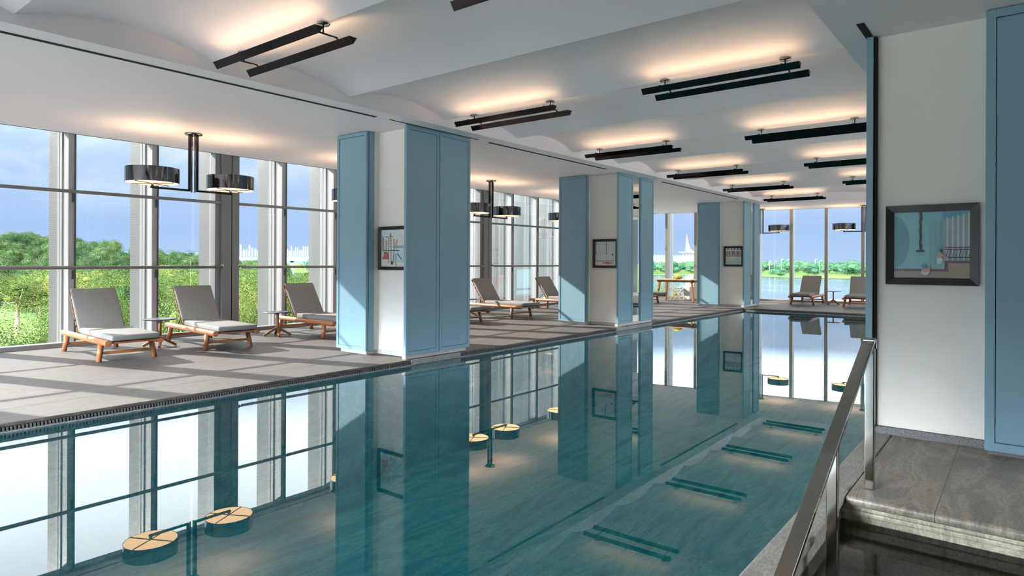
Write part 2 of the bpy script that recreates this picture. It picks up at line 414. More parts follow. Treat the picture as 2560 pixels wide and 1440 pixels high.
# ------------------------------------------------------------------ window walls
def window(name, root_loc, rz, mulls, s0, s1, head, label, column=None, rails=True, mm=None, light=None):
    r = empty(name, root_loc, rz); struct(r, label, 'window')
    mm = mm or M['darkplate']; light = light or M['mull']
    b = MB(); b.box(s0,s1,-.03,.14,-.05,.055); b.build('sill', M['champagne'] if not rails else M['rail'], r, bevel=.004)
    b = MB(); b.box(s0,s1,.0,.15,head,head+.16); b.build('head_frame', light, r)
    b = MB(); b.box(s0,s1,.0,.14,head+.16,4.2); b.box(s0,s1,.01,.14,-2.5,-.06); b.build('spandrel', M['alu'], r)
    for m in mulls:
        if column is not None and abs(m-column) < .01: continue
        b = MB(); b.box(m-.045,m+.045,0,.16,.05,head+.02); b.build('mullion', light, r, bevel=.004)
        g = MB(); g.box(m+.024,m+.045,-.012,0,.055,head); g.build('cover_strip', mm, r)
    if column is not None:
        c = column
        b = MB(); b.box(c-.075,c+.225,-.05,.18,.0,head+.06); o = b.build('column', M['alu'], r, bevel=.006)
        g = MB(); g.box(c+.085,c+.098,-.0515,-.045,.0,head+.05); g.build('groove', M['slot'], o)
        g = MB(); g.box(c-.165,c-.077,.0,.16,.05,head+.02); g.build('mullion', M['alu'], r, bevel=.004)
    if rails:
        segs = [(s0,s1)] if column is None else [(s0,column-.08),(column+.23,s1)]
        for a,e in segs:
            if e-a < .3: continue
            b = MB(); b.box(a,e,-.05,-.012,2.125,2.172); b.build('transom', M['rail'], r, bevel=.008, seg=3)
        for m in mulls:
            if column is not None and abs(m-column) < .01: continue
            for z0,z1 in ((2.0,2.12),(.93,1.05)):
                b = MB(); b.box(m-.005,m+.046,-.011,-.003,z0,z1); b.build('bracket', M['darkplate'], r)
    ed = sorted([s0,s1]+[m for m in mulls if s0 < m < s1])
    for a,e in zip(ed[:-1],ed[1:]):
        if e-a < .1: continue
        b = MB(); b.box(a+.03,e-.03,.075,.087,.05,head+.05); b.build('pane', M['pane'], r)
    return r
HD = 2.975
def left(j): return 4.395+1.1*j
cols = [-1.105, 5.495, 12.095, 18.695]
allm = [left(j) for j in range(-8,15)]
bounds = [(-5.0,-1.6,None),(-1.6,5.0,-1.105),(5.0,11.6,5.495),(11.6,18.2,12.095),(18.2,20.35,18.695)]
desc = ['glazed bay of the window wall behind the camera','glazed bay in front of the first two loungers','glazed bay with the grey column beside the first pillar','glazed bay between the second and third pillars','last glazed bay of the long window wall']
for n,((a,e,c),d) in enumerate(zip(bounds,desc)):
    ms = [m for m in allm if a < m < e]
    window('window_%d'%(n+1), (XW,0,0), PI/2, ms, a, e, HD, d, column=c)
fm = [.87+.98*j for j in range(0,15)]
L_FAR = (4.5-FX0)/math.cos(FA)
for n,(a,e) in enumerate(((.0,4.3),(4.3,9.2),(9.2,L_FAR))):
    ms = [m for m in fm if a < m < e]
    window('window_%d'%(n+6), (FX0,FY0,0), FA, ms, a, e, ZL+.0, ['far glazed bay behind the dining table','far glazed bay behind the two far loungers','far glazed bay at the right end'][n], rails=False, mm=M['champagne'], light=M['champagne'])
# outside fins
def fin():
    o = empty('facade_fin')
    b = MB(); b.box(-.022,.022,.42,.80,-1,4.2); b.build('perforated_panel', M['perf'], o)
    b = MB(); b.box(-.032,.032,.24,.42,-1,4.2); b.box(-.036,.036,.33,.352,-1,4.2); b.build('white_edge', M['finwhite'], o)
    b = MB(); b.box(-.02,.02,.158,.25,-1,4.2); b.build('spine', M['alu_light'], o)
    return o
f0 = fin(); first = True
finlab = {-1:'perforated white fin outside the left windows, nearest to the left edge of the photo',-0:'x'}
vis = [j for j in range(-7,15)]
for j in vis:
    o = f0 if first else copy_tree(f0); first = False
    o.location = (XW, left(j)-.02, 0); o.rotation_euler = (0,0,PI/2)
    tag(o, 'x', 'fin', 'perforated fins outside the long window wall')
    y = left(j)
    o['label'] = {-1:'perforated white fin outside the first window behind the left lounger',0:'perforated white fin outside the window above the first side table',1:'perforated white fin directly left of the grey window column',
        2:'perforated white fin outside right of the grey window column',3:'perforated white fin partly hidden behind the first blue pillar',7:'perforated white fin left of the column seen past the first pillar',
        8:'perforated white fin behind the second hanging lamp',9:'perforated white fin behind the lounger before the second pillar',10:'perforated white fin right next to the second pillar'}.get(j, 'perforated white fin outside the long window wall, hidden behind pillars or out of frame')
for n,s in enumerate(fm):
    o = copy_tree(f0); o.location = (FX0+s*math.cos(FA), FY0+s*math.sin(FA), 0); o.rotation_euler = (0,0,FA)
    tag(o, {0:'narrow fin outside the far window left of the yellow flowers',1:'narrow fin outside the far window beside the third pillar',4:'narrow fin outside the far window left of the nearer far lounger',5:'narrow fin outside the far window behind the small far table',6:'narrow fin outside the far window at the blue panel edge'}.get(n,'narrow fin outside the far windows, hidden behind pillars or walls'), 'fin', 'fins outside the far windows')
# handrails in front of the glass
for a,e,l in ((-4.9,-1.2,'grey handrail before the glass behind the camera'),(-.86,5.40,'long grey handrail before the glass behind the first two loungers'),(5.74,12.0,'grey handrail before the glass from grey column past first pillar'),(12.34,18.6,'grey handrail before the glass between second and third pillars')):
    r = empty('handrail', (XW,0,0)); tag(r, l, 'handrail', 'handrails before the window wall')
    b = MB(); b.cyl((.11,a,1.09),(.11,e,1.09),.023,n=14); b.build('bar', M['rail'], r)
    for y in (a,e):
        sgn = 1 if y == a else -1
        b = MB(); b.cyl((.06,y-sgn*.02,1.11),(.11,y+sgn*.03,1.095),.014,n=10); b.cyl((.05,y-sgn*.02,1.11),(.066,y-sgn*.02,1.11),.026,n=12); b.build('bracket', M['steel'], r)
    n = max(1,int((e-a)/1.1))
    for q in range(1,n): 
        y = a+(e-a)*q/n
    ms = [m for m in allm if a+.2 < m < e-.2]
    for m in ms:
        b = MB(); b.cyl((0,m,1.07),(.11,m,1.08),.009,n=8); b.build('bracket', M['steel'], r)
# walls that close the room, plus glazing added to let in light
window('window_9', (-2.2,-5,0), PI, [1.5*k+.4 for k in range(0,6)], 0, 8.2, ZL, 'added unseen glazing behind the camera for fill light', rails=False)  # glazing added behind the camera to light the faces turned that way
b = MB(); b.box(-10.6,-2.2,-5.02,-4.99,3.0,3.25); b.box(-2.2,4.6,-5.15,-4.99,-.3,3.25); struct(b.build('wall_back', M['cream']), 'cream wall behind the camera', 'wall')
window('window_10', (4.5,fary(4.5),0), -PI/2, [1.5*k+.7 for k in range(0,11)], 0, fary(4.5)-6.3, ZL, 'added unseen glazing on the right to light the deep hall', rails=False)  # glazing added out of view to light the pool and mid ceiling
b = MB(); b.box(4.5,4.62,-5,fary(4.5),3.03,3.3); b.box(4.5,4.62,-5,6.3,-.3,3.1); struct(b.build('wall_right', M['cream']), 'cream wall at the right side of the hall', 'wall')
b = MB(); b.box(-30,-10.62,-6.2,-5.3,-8.0,11)
struct(b.build('added_shade_wall', M['concrete']), 'added unseen wall behind the camera, keeps back sky off the fins', 'wall')  # added out of view to screen the fins from the bright back sky
# ------------------------------------------------------------------ pillars
def panel(bx, axis, sgn, u0, u1, face, thick, z0, z1, fr=.045):
    """shaker panel; face plane coordinate, sgn outward; axis 0: face normal x, 1: normal y"""
    def B(a0,a1,c0,c1,d0,d1):
        lo, hi = sorted((face - sgn*d0, face - sgn*d1))
        if axis == 0: bx.box(lo,hi,a0,a1,c0,c1)
        else: bx.box(a0,a1,lo,hi,c0,c1)
    B(u0,u0+fr,z0,z1,0,thick); B(u1-fr,u1,z0,z1,0,thick); B(u0+fr,u1-fr,z0,z0+fr,0,thick); B(u0+fr,u1-fr,z1-fr,z1,0,thick)
    B(u0+fr+.004,u1-fr-.004,z0+fr+.004,z1-fr-.004,.005,thick-.004)
def pillar(y0, ylen, doors, mir, label, xl=-7.19, xr=-5.885, ztop=ZL, name='pillar', z0=.047, lp=.605):
    r = empty(name, (0,0,0)); struct(r, label, 'pillar')
    core = MB(); core.box(xl+.05,xr-.045,y0+.22,y0+ylen-.05,0.05,ztop); core.box(xl+.05,xl+lp-.012,y0+.09,y0+.24,.05,ztop); core.build('core', M['cream'], r)
    pl = MB(); pl.box(xl+.06,xl+lp-.02,y0+.03,y0+.3,0,.055); pl.box(xl+.06,xr-.05,y0+.205,y0+ylen-.06,0,.055); pl.box(xr-.08,xr-.02,y0+.06,y0+ylen-.05,0,.05); pl.build('plinth', M['plinth'], r, bevel=.003)
    b = MB(); panel(b, 1, -1, xl, xl+lp, y0, .036, z0, ztop-.008); b.build('side_panel', M['blue'], r, bevel=.0015)
    b = MB(); b.box(xl+.03,xl+lp+.004,y0+.048,y0+.13,z0,ztop-.004); b.build('edge_panel', M['blue'], r, bevel=.0015)
    b = MB(); panel(b, 0, -1, y0+.02, y0+ylen-.02, xl-.001, .036, z0, ztop-.008); b.build('window_side_panel', M['blue'], r, bevel=.0015)
    for (a,e) in doors:
        b = MB(); panel(b, 0, 1, a, e, xr, .04, z0, ztop-.006); b.build('door_panel', M['blue'], r, bevel=.0015)
    if mir:
        b = MB(); b.box(xr-.06,xr-.028,mir[0],mir[1],z0+.13,ztop); b.build('mirror_strip', M['mirror'], r)
    return r
pillar(5.34, 1.20, [(5.385,5.953),(5.963,6.545)], None, 'nearest blue panelled pillar with cream niche on the left pool edge')
pillar(10.6, 1.50, [(10.645,11.215),(11.55,12.09)], (11.2,11.56), 'second blue panelled pillar with a mirror strip between its doors')
pillar(17.5, 1.34, [(17.53,18.08),(18.36,18.82)], (18.07,18.37), 'farthest blue panelled pillar at the pool corner')
# right pillar block
r = empty('pillar'); struct(r, 'right hand pillar with blue panel edge and cream wall', 'pillar')
b = MB(); panel(b, 0, -1, 5.15, 6.35, -.876, .042, .045, ZR-.006); b.build('door_panel', M['blue'], r, bevel=.0015)
b = MB(); b.box(-.832,-.818,5.17,6.3,.05,ZR-.002); b.build('shadow_gap', M['slot'], r)
b = MB(); b.box(-.815,.5,5.22,6.35,.055,ZR); b.build('cream_wall', M['cream'], r)
b = MB(); b.box(-.835,.5,5.205,6.35,0,.052); b.build('plinth', M['speckle'], r)
b = MB(); panel(b, 1, -1, -.19, .42, 5.055, .04, .028, ZR-.006, fr=.052); b.build('side_panel', M['blue'], r, bevel=.0015)
b = MB(); b.box(-.18,.5,5.1,5.22,.03,ZR-.002); b.build('side_panel', M['blue'], r)
b = MB(); b.box(-.175,.5,5.085,5.215,0,.03); b.build('plinth', M['speckle'], r)

# ------------------------------------------------------------------ pictures
COL = {}
def flat(c, n):
    if n not in COL: COL[n] = simple(n, c, .35, var=.06, vs=8)
    return COL[n]
def picture(loc, w, h, fw, shapes, cols, label):
    """w along x, faces -y; shapes in 0..1 of the artwork, later ones in front"""
    r = empty('picture', loc); tag(r, label, 'picture', 'framed pool pictures on the cream walls')
    b = MB(); t = .03
    for q in ((( -w/2,-h/2),(w/2,-h/2),(w/2-fw,-h/2+fw),(-w/2+fw,-h/2+fw)),((w/2,-h/2),(w/2,h/2),(w/2-fw,h/2-fw),(w/2-fw,-h/2+fw)),((w/2,h/2),(-w/2,h/2),(-w/2+fw,h/2-fw),(w/2-fw,h/2-fw)),((-w/2,h/2),(-w/2,-h/2),(-w/2+fw,-h/2+fw),(-w/2+fw,h/2-fw))):
        v = [(q[0][0],-t,q[0][1]),(q[1][0],-t,q[1][1]),(q[2][0],-t+.012,q[2][1]),(q[3][0],-t+.012,q[3][1]),
             (q[0][0],0,q[0][1]),(q[1][0],0,q[1][1]),(q[2][0],0,q[2][1]),(q[3][0],0,q[3][1])]
        b.add(v, [(0,1,2,3),(7,6,5,4),(0,4,5,1),(2,6,7,3),(1,5,6,2),(3,7,4,0)])
    b.build('frame', M['frame'], r)
    b = MB(); iw, ih = w-2*fw, h-2*fw; ms = []
    b.box(-iw/2,iw/2,-.008,-.002,-ih/2,ih/2,0); ms.append(flat(*cols[0]))
    names = {cols[0][1]:0}
    for k,(pts,ci) in enumerate(shapes):
        c = cols[ci]
        if c[1] not in names: names[c[1]] = len(ms); ms.append(flat(*c))
        yy = -.0084-.0003*k
        b.poly([(-iw/2+iw*x, yy, -ih/2+ih*y) for x,y in pts], names[c[1]])
    b.build('artwork', ms, r)
    return r
def R(x0,y0,x1,y1): return [(x0,y0),(x1,y0),(x1,y1),(x0,y1)]
def disc(cx,cy,rx,ry,a0=0,a1=360,n=18): return [(cx+rx*math.cos(math.radians(a0+(a1-a0)*i/n)), cy+ry*math.sin(math.radians(a0+(a1-a0)*i/n))) for i in range(n if a1-a0>=360 else n+1)]
PC = [((.22,.46,.50),'art_aqua'),((.13,.30,.34),'art_deep_teal'),((.03,.02,.025),'art_dark'),((.30,.24,.19),'art_sand'),((.10,.06,.07),'art_maroon'),((.30,.33,.36),'art_grey'),((.12,.32,.45),'art_blue'),((.16,.22,.38),'art_cap_blue'),((.42,.26,.20),'art_skin'),((.45,.60,.62),'art_pale'),((.02,.02,.02),'art_black'),((.55,.52,.50),'art_white'),((.20,.40,.43),'art_teal')]
sh = [(disc(0,.55,.215,.40,-90,90),1),(R(0,0,1,.105),3),(R(.72,.0,1,.24),3),(R(0,.10,.73,.135),4),(R(.68,.10,.725,.26),4),(R(.68,.225,1,.262),4)]
for q in range(3): sh.append((R(.48+q*.058,.15,.515+q*.058,.86-.02*abs(q-2)),12))
sh.append((R(.66,.72,1,1),6))
for q in range(6): sh.append((R(.66+q*.068,.27,.705+q*.068,.86+.022*q),5)); sh.append((R(.705+q*.068,.27,.728+q*.068,.9+.018*q),9))
sh += [([(.345,1),(.375,1),(.385,.9),(.37,.84),(.38,.78),(.372,.7),(.382,.62),(.37,.52),(.388,.48),(.378,.42),(.352,.42),(.345,.52),(.352,.62),(.344,.7),(.35,.8),(.343,.86),(.352,.92)],2),(R(.31,.39,.415,.422),2)]
for z in (.455,.425,.30): sh.append((R(.69,z,1,z+.012),10))
for q in range(8): sh.append(([(.70+q*.04,.30),(.707+q*.04,.30),(.727+q*.042,.43),(.72+q*.042,.43)],10))
sh += [(disc(.615,.33,.034,.07),8),(disc(.62,.26,.04,.05),9),([(.63,.34),(.72,.29),(.73,.31),(.64,.37)],8),(disc(.625,.44,.035,.045),7),(disc(.64,.41,.015,.03),10),
       (disc(.435,.09,.055,.05),11),(disc(.44,.12,.058,.03),8),([(.45,.12),(.49,.19),(.50,.18),(.48,.11)],8),(disc(.41,.175,.028,.045),7)]
picture((-.494,5.218,1.327), .53, .545, .048, sh, PC, 'black framed painting of a pool seen from above, on the right cream wall')
PL = [((.60,.68,.70),'art_pale_blue'),((.70,.66,.62),'art_cream'),((.42,.12,.09),'art_red'),((.05,.05,.08),'art_navy'),((.45,.62,.64),'art_pool'),((.50,.30,.24),'art_flesh'),((.80,.80,.80),'art_bright'),((.10,.10,.12),'art_ink')]
s1 = [(R(0,0,1,.78),1),(R(0,.78,1,1),0),([(.55,.55),(1,.55),(1,.10),(.42,.12)],4),([(.02,.2),(.32,.2),(.30,.36),(.14,.36)],2),(R(.05,.43,.75,.45),7),(R(.10,.36,.26,.40),7)]
for q in range(4): s1.append((R(.03+q*.06,.45,.05+q*.06,.85-.05*q),7))
for x in (.30,.40,.51): s1.append((R(x,.10,x+.018,.76),7))
for z in (.55,.62,.69,.76): s1.append((R(.30,z,.41,z+.012),7))
s1 += [(R(.15,.80,.50,.815),7),([(.36,.82),(.41,.82),(.40,.90),(.37,.91)],2),([(.58,.60),(.62,.58),(.68,.70),(.62,.74)],5),(R(.52,.50,1,.515),7),(R(.52,.545,1,.56),7),(R(.60,.02,.615,.34),7),([(.60,.33),(.68,.35),(.85,.20),(.84,.18),(.67,.33)],7),(disc(.45,.10,.05,.05),3),([(.75,.98),(1,.70),(1,.98)],6)]
picture((-6.30,5.558,1.365), .55, .555, .042, s1, PL, 'black framed picture of divers at a pool, on the first pillar')
s2 = [(R(0,0,1,.17),5),(R(0,.17,1,.195),7),(R(0,.165,1,.168),3),(R(.90,.14,1,.30),1)]
s2 = [(R(0,0,1,.20),1),(R(0,.17,.92,.195),7),(R(.015,.5,.045,1),7),(R(0,.485,.08,.51),7),(R(.535,.5,.56,1),7),(R(.50,.485,.60,.51),7)]
for q in range(5): s2.append((R(.66+q*.06,.2,.685+q*.06,.90),6 if q%2 else 4))
s2 += [([(.40,.12),(.58,.06),(.92,.09),(.62,.15)],2),(disc(.42,.11,.035,.025),3),(disc(.86,.45,.03,.05),3),(R(.92,.17,1,.30),1)]
picture((-6.26,10.818,1.364), .54, .55, .048, s2, PL, 'black framed pale blue pool picture on the second pillar')
s3 = [(R(0,.50,1,1),1),(R(0,.48,1,.60),5),(R(0,0,1,.22),4),(R(0,.84,1,.875),6),(R(.44,.45,.47,1),6)]
for q in range(10): s3.append((R(.02+q*.1,.60,.075+q*.1,.83),3 if q%3 else 5)); s3.append((R(.03+q*.1,.88,.09+q*.1,1),3 if q%2 else 4))
for q in range(5): s3.append(([(.02+q*.16,.26),(.05+q*.16,.26),(.17+q*.16,.36),(.13+q*.16,.36)],5))
picture((-6.24,17.718,1.373), .54, .555, .052, s3, PL, 'black framed picture of a colonnade above a pool, on the farthest pillar')

# ------------------------------------------------------------------ pool handrail (right)
r = empty('pool_handrail', (-.64,3.9,0)); tag(r, 'polished steel handrail sloping down into the step pool', 'handrail')
b = MB(); b.bar((0,0,0),(0,0,.775),.046,.046,up=(0,1,0)); b.build('post', M['steel'], r, bevel=.005, seg=3)
b = MB(); b.bar((-.012,-.80,-.62),(-.012,-.80,.42),.046,.046,up=(0,1,0)); b.build('post', M['steel'], r, bevel=.005, seg=3)
b = MB()
pts = [(0,.024,.745),(0,.018,.778),(0,-.005,.793),(0,-.05,.782),(0,-2.6,-.31)]
w = .029
for p,q in zip(pts[:-1],pts[1:]):
    b.bar((p[0],p[1],p[2]),(q[0],q[1],q[2]),.056,.026,up=(0,.4,.9))
b.build('top_rail', M['steel'], r, bevel=.004, seg=2)

# ------------------------------------------------------------------ loungers
def cushion(bm, pts, w, name, parent, bev=.02):
    b = MB(); n = len(pts)
    v = [(x,-w,z) for x,z in pts] + [(x,w,z) for x,z in pts]
    b.add(v, [tuple(range(n)), tuple(reversed(range(n,2*n)))] + [(i,i+n,(i+1)%n+n,(i+1)%n) for i in range(n)])
    return b.build(name, M['fabric'], parent, bevel=bev, seg=4, smooth=True)
def make_lounger():
    r = empty('sun_lounger')
    for sx in (-1,1):
        for sy in (-1,1):
            b = MB(); b.cyl((sx*.685,sy*.305,0),(sx*.655,sy*.272,.225),.029,.034,n=14); b.build('leg', M['teak'], r)
    for sy in (-1,1):
        b = MB(); b.cyl((-.80,sy*.282,.237),(.95,sy*.282,.237),.037,n=18); b.build('side_rail', M['teak'], r, bevel=.004)
    for sx in (-1,1):
        b = MB(); b.bar((sx*.672,-.29,.10),(sx*.672,.29,.10),.026,.032); b.build('stretcher', M['teak'], r, bevel=.003)
    b = MB()
    for x in (-.12,.1,.32,.54,.76,.9): b.box(x-.035,x+.035,-.26,.26,.228,.25)
    b.build('seat_slats', M['teak'], r)
    c = cushion(None, [(-.20,.266),(.30,.262),(.98,.262),(.995,.33),(.30,.333),(-.20,.338)], .262, 'seat_cushion', r)
    # backrest
    p = MB(); dx, dz = -.38, .52; L = math.hypot(dx,dz); ux, uz = dx/L, dz/L; nx, nz = -uz, ux      # n: backward
    hx, hz = -.235, .265
    for sy in (-.215,.215): p.bar((hx+nx*.03,sy,hz+nz*.03),(hx+dx*.98+nx*.03,sy,hz+dz*.98+nz*.03),.03,.022,up=(nx,0,nz))
    o = p.build('back_frame', M['teak'], r)
    for k in range(7):
        t = .1+.86*k/6; q = MB(); cx, cz = hx+dx*t+nx*.012, hz+dz*t+nz*.012
        q.bar((cx,-.27,cz),(cx,.27,cz),.062,.014,up=(nx,0,nz)); q.build('slat', M['teak'], o)
    a = (hx,hz); e = (hx+dx*1.02,hz+dz*1.02); th = -.056
    cushion(None, [(a[0],a[1]),(a[0]-nx*.056,a[1]-nz*.056),(e[0]-nx*.056,e[1]-nz*.056),(e[0],e[1])], .264, 'back_cushion', r, .018)
    for sy in (-.22,.22):
        s = MB(); s.cyl((hx+dx*.30+nx*.03,sy,hz+dz*.30+nz*.03),(hx-.30,sy,.262),.006,n=8); s.build('support_strut', M['black'], r)
    return r
L0 = make_lounger()
ld = math.radians
lg = [(-9.17,3.31,-3.0,'grey cushioned teak sun lounger nearest the left edge of the photo'),
      (-9.21,4.625,-5.0,'grey cushioned teak lounger between the first and second side tables, before the grey column'),
      (-9.16,6.42,-4.0,'grey cushioned teak lounger partly hidden by the left side of the nearest pillar'),
      (-9.17,9.50,-4.5,'teak lounger with only its foot end showing right of the nearest pillar'),
      (-9.17,11.17,-5.5,'teak lounger seen whole between the first and second pillars'),
      (-9.17,13.62,-4.5,'teak lounger cut off by the left side of the second pillar'),
      (-9.19,17.50,-4.0,'teak lounger showing only its foot end right of the second pillar')]
for k,(x,y,a,l) in enumerate(lg):
    o = L0 if k == 0 else copy_tree(L0)
    o.location = (x,y,0); o.rotation_euler = (0,0,ld(a)); tag(o, l, 'sun lounger', 'teak sun loungers around the pool')
for x,y,a,l in ((-5.0,20.42,-88,'shaded teak lounger facing the pool at the far windows, left of the small table'),(-3.62,20.3,-85,'shaded teak lounger at the far windows cut off by the blue panel edge')):
    o = copy_tree(L0); o.location = (x,y,0); o.rotation_euler = (0,0,ld(a)); tag(o, l, 'sun lounger', 'teak sun loungers around the pool')
# ------------------------------------------------------------------ side tables
def make_table():
    r = empty('side_table')
    b = MB(); b.lathe([(0,.374),(.206,.374),(.212,.378),(.212,.384),(.206,.388),(0,.388)], n=40); b.build('table_top', M['tabletop'], r)
    b = MB(); b.bar((0,0,.12),(0,0,.375),.036,.036,up=(1,0,0)); b.build('stem', M['teak'], r, bevel=.004)
    for k in range(4):
        t = PI/4+k*PI/2; c, s = math.cos(t), math.sin(t)
        b = MB(); b.bar((c*.005,s*.005,.135),(c*.205,s*.205,.016),.034,.034); b.build('leg', M['teak'], r, bevel=.004)
    return r
T0 = make_table()
for k,(x,y,a,l) in enumerate(((-9.40,4.04,20,'round dark topped side table between the two left loungers'),(-9.31,5.79,22,'round dark topped side table left of the nearest pillar'),(-9.47,10.47,10,'round dark topped side table half hidden right of the nearest pillar'),(-4.33,20.55,15,'round side table between the two far loungers'))):
    o = T0 if k == 0 else copy_tree(T0); o.location = (x,y,0); o.rotation_euler = (0,0,ld(a)); tag(o, l, 'side table', 'round teak side tables')

# ------------------------------------------------------------------ dining set
r = empty('dining_table', (-8.49,19.25,0), 0); tag(r, 'teak dining table with splayed legs by the far windows', 'table')
b = MB(); b.box(-.68,.68,-.36,.36,.648,.675); b.build('table_top', M['palewood'], r, bevel=.005)
b = MB(); b.box(-.60,.60,-.31,-.285,.585,.648); b.box(-.60,.60,.285,.31,.585,.648); b.box(-.60,-.575,-.31,.31,.585,.648); b.box(.575,.60,-.31,.31,.585,.648); b.build('apron', M['teak'], r)
for sx in (-1,1):
    for sy in (-1,1):
        b = MB(); b.bar((sx*.60,sy*.33,0),(sx*.52,sy*.275,.648),.055,.055,up=(0,1,0)); b.build('leg', M['teak'], r, bevel=.006)
r = empty('fruit_bowl', (-8.50,19.15,.676)); tag(r, 'shallow grey bowl heaped with yellow flowers on the dining table', 'bowl')
b = MB(); b.lathe([(0,0),(.06,0),(.12,.02),(.165,.055),(.17,.058),(.16,.055),(.11,.028),(0,.015)], n=32); b.build('dish', M['bowl'], r)
b = MB()
for k in range(70):
    t = random.uniform(0,2*PI); q = math.sqrt(random.random())*.145
    z = .045+.07*(1-(q/.16)**2)+random.uniform(-.01,.015)
    b.ell((q*math.cos(t),q*math.sin(t),z),(.02,.02,.014),7,5,jit=.2)
fl = b.build('flowers', M['petal'], r); fl['kind'] = 'stuff'
r.name = 'flower_bowl'
r = empty('director_chair', (-8.86,19.98,0), PI); tag(r, 'folding chair with crossed pale wooden legs and white seat behind the dining table', 'chair')
for y in (-.17,.17):
    b = MB(); b.bar((-.2,y,.0),(.2,y,.37),.028,.02,up=(0,1,0)); b.build('leg', M['palewood'], r)
    b = MB(); b.bar((.2,y+.02,.0),(-.2,y+.02,.37),.028,.02,up=(0,1,0)); b.build('leg', M['palewood'], r)
    b = MB(); b.bar((-.22,y,.38),(.22,y,.38),.028,.028); b.build('seat_rail', M['palewood'], r)
b = MB(); b.box(-.2,.2,-.18,.2,.378,.394); b.build('seat', M['canvas'], r, bevel=.005)
r = empty('slipcovered_chair', (-8.53,20.12,0), 0); tag(r, 'chair under a white slipcover with tall back behind the dining table', 'chair')
b = MB(); b.box(-.11,.11,-.20,.20,0.0,.42); b.build('skirted_seat', M['canvas'], r, bevel=.02, seg=3)
b = MB(); b.box(-.11,.11,.13,.21,.40,.80); b.build('covered_back', M['canvas'], r, bevel=.02, seg=3)

# ------------------------------------------------------------------ ceiling lights
def make_trough():
    r = empty('trough_light'); hl = .71
    for sx in (-1,1):
        x = sx*.55
        b = MB(); b.lathe([(0,0),(.05,0),(.05,-.006),(.044,-.012),(0,-.012)], (x,0,0), n=24); b.build('canopy', M['nickel'], r)
        b = MB(); b.cyl((x,0,-.01),(x,0,-.07),.006,n=10); b.build('stem', M['bronze'], r)
        b = MB(); b.cyl((x,-.118,-.072),(x,.118,-.072),.007,n=10); b.cyl((x,.118,-.072),(x,.146,-.10),.007,n=10); b.cyl((x,-.118,-.072),(x,-.146,-.10),.007,n=10); b.build('arm', M['bronze'], r)
    for y in (-.146,.146):
        b = MB(); w, t, d = .036, -.092, .052
        v = [(-hl,y-w,t),(-hl,y+w,t),(-hl,y,t-d),(hl,y-w,t),(hl,y+w,t),(hl,y,t-d)]
        b.add(v, [(0,1,2),(5,4,3),(0,2,5,3),(1,4,5,2)])
        b.add([(-hl,y-w,t),(hl,y-w,t),(hl,y-w+.004,t),(-hl,y-w+.004,t),(-hl,y+w-.004,t),(hl,y+w-.004,t),(hl,y+w,t),(-hl,y+w,t)], [(0,1,2,3),(4,5,6,7)])
        k = .029
        b.add([(-hl,y-w+.004,t),(hl,y-w+.004,t),(hl,y-k+.008,t-.02),(-hl,y-k+.008,t-.02),(-hl,y+w-.004,t),(hl,y+w-.004,t),(hl,y+k-.008,t-.02),(-hl,y+k-.008,t-.02)], [(0,1,2,3),(7,6,5,4)])
        o = b.build('housing', M['bronze'], r)
        sg = 1 if y > 0 else -1; ca, sa = math.cos(math.radians(60)), math.sin(math.radians(60)); q = .011
        p0 = (y+sg*(-.012-ca*q), t-.013+sa*q); p1 = (y+sg*(-.012+ca*q), t-.013-sa*q)
        s = MB(); v = [(-hl+.02,p0[0],p0[1]),(hl-.02,p0[0],p0[1]),(hl-.02,p1[0],p1[1]),(-hl+.02,p1[0],p1[1])]
        s.box(0,0,0,0,0,0) if False else None
        s.add(v + [(a,bb-sg*.006,cc-.004) for a,bb,cc in v], [(0,1,2,3),(7,6,5,4),(0,4,5,1),(1,5,6,2),(2,6,7,3),(3,7,4,0)])
        s.build('led_strip', [M['led_side']], o)
    return r
TL = make_trough(); first = True
ordw = ['nearest','second','third','fourth','fifth','sixth']
for side, x in (('left',-4.585),('right',-2.15)):
    for k in range(-1,6):
        o = TL if first else copy_tree(TL); first = False
        o.location = (x, YC0+2*PER*k, ZV-.001)
        if k >= 0: tag(o, '%s twin dark trough light from the camera in the %s ceiling row' % (ordw[k] if k else 'nearest', side), 'ceiling light', 'twin trough lights under the vaults')
        else: tag(o, 'twin dark trough light above the camera in the %s ceiling row'%side, 'ceiling light', 'twin trough lights under the vaults')
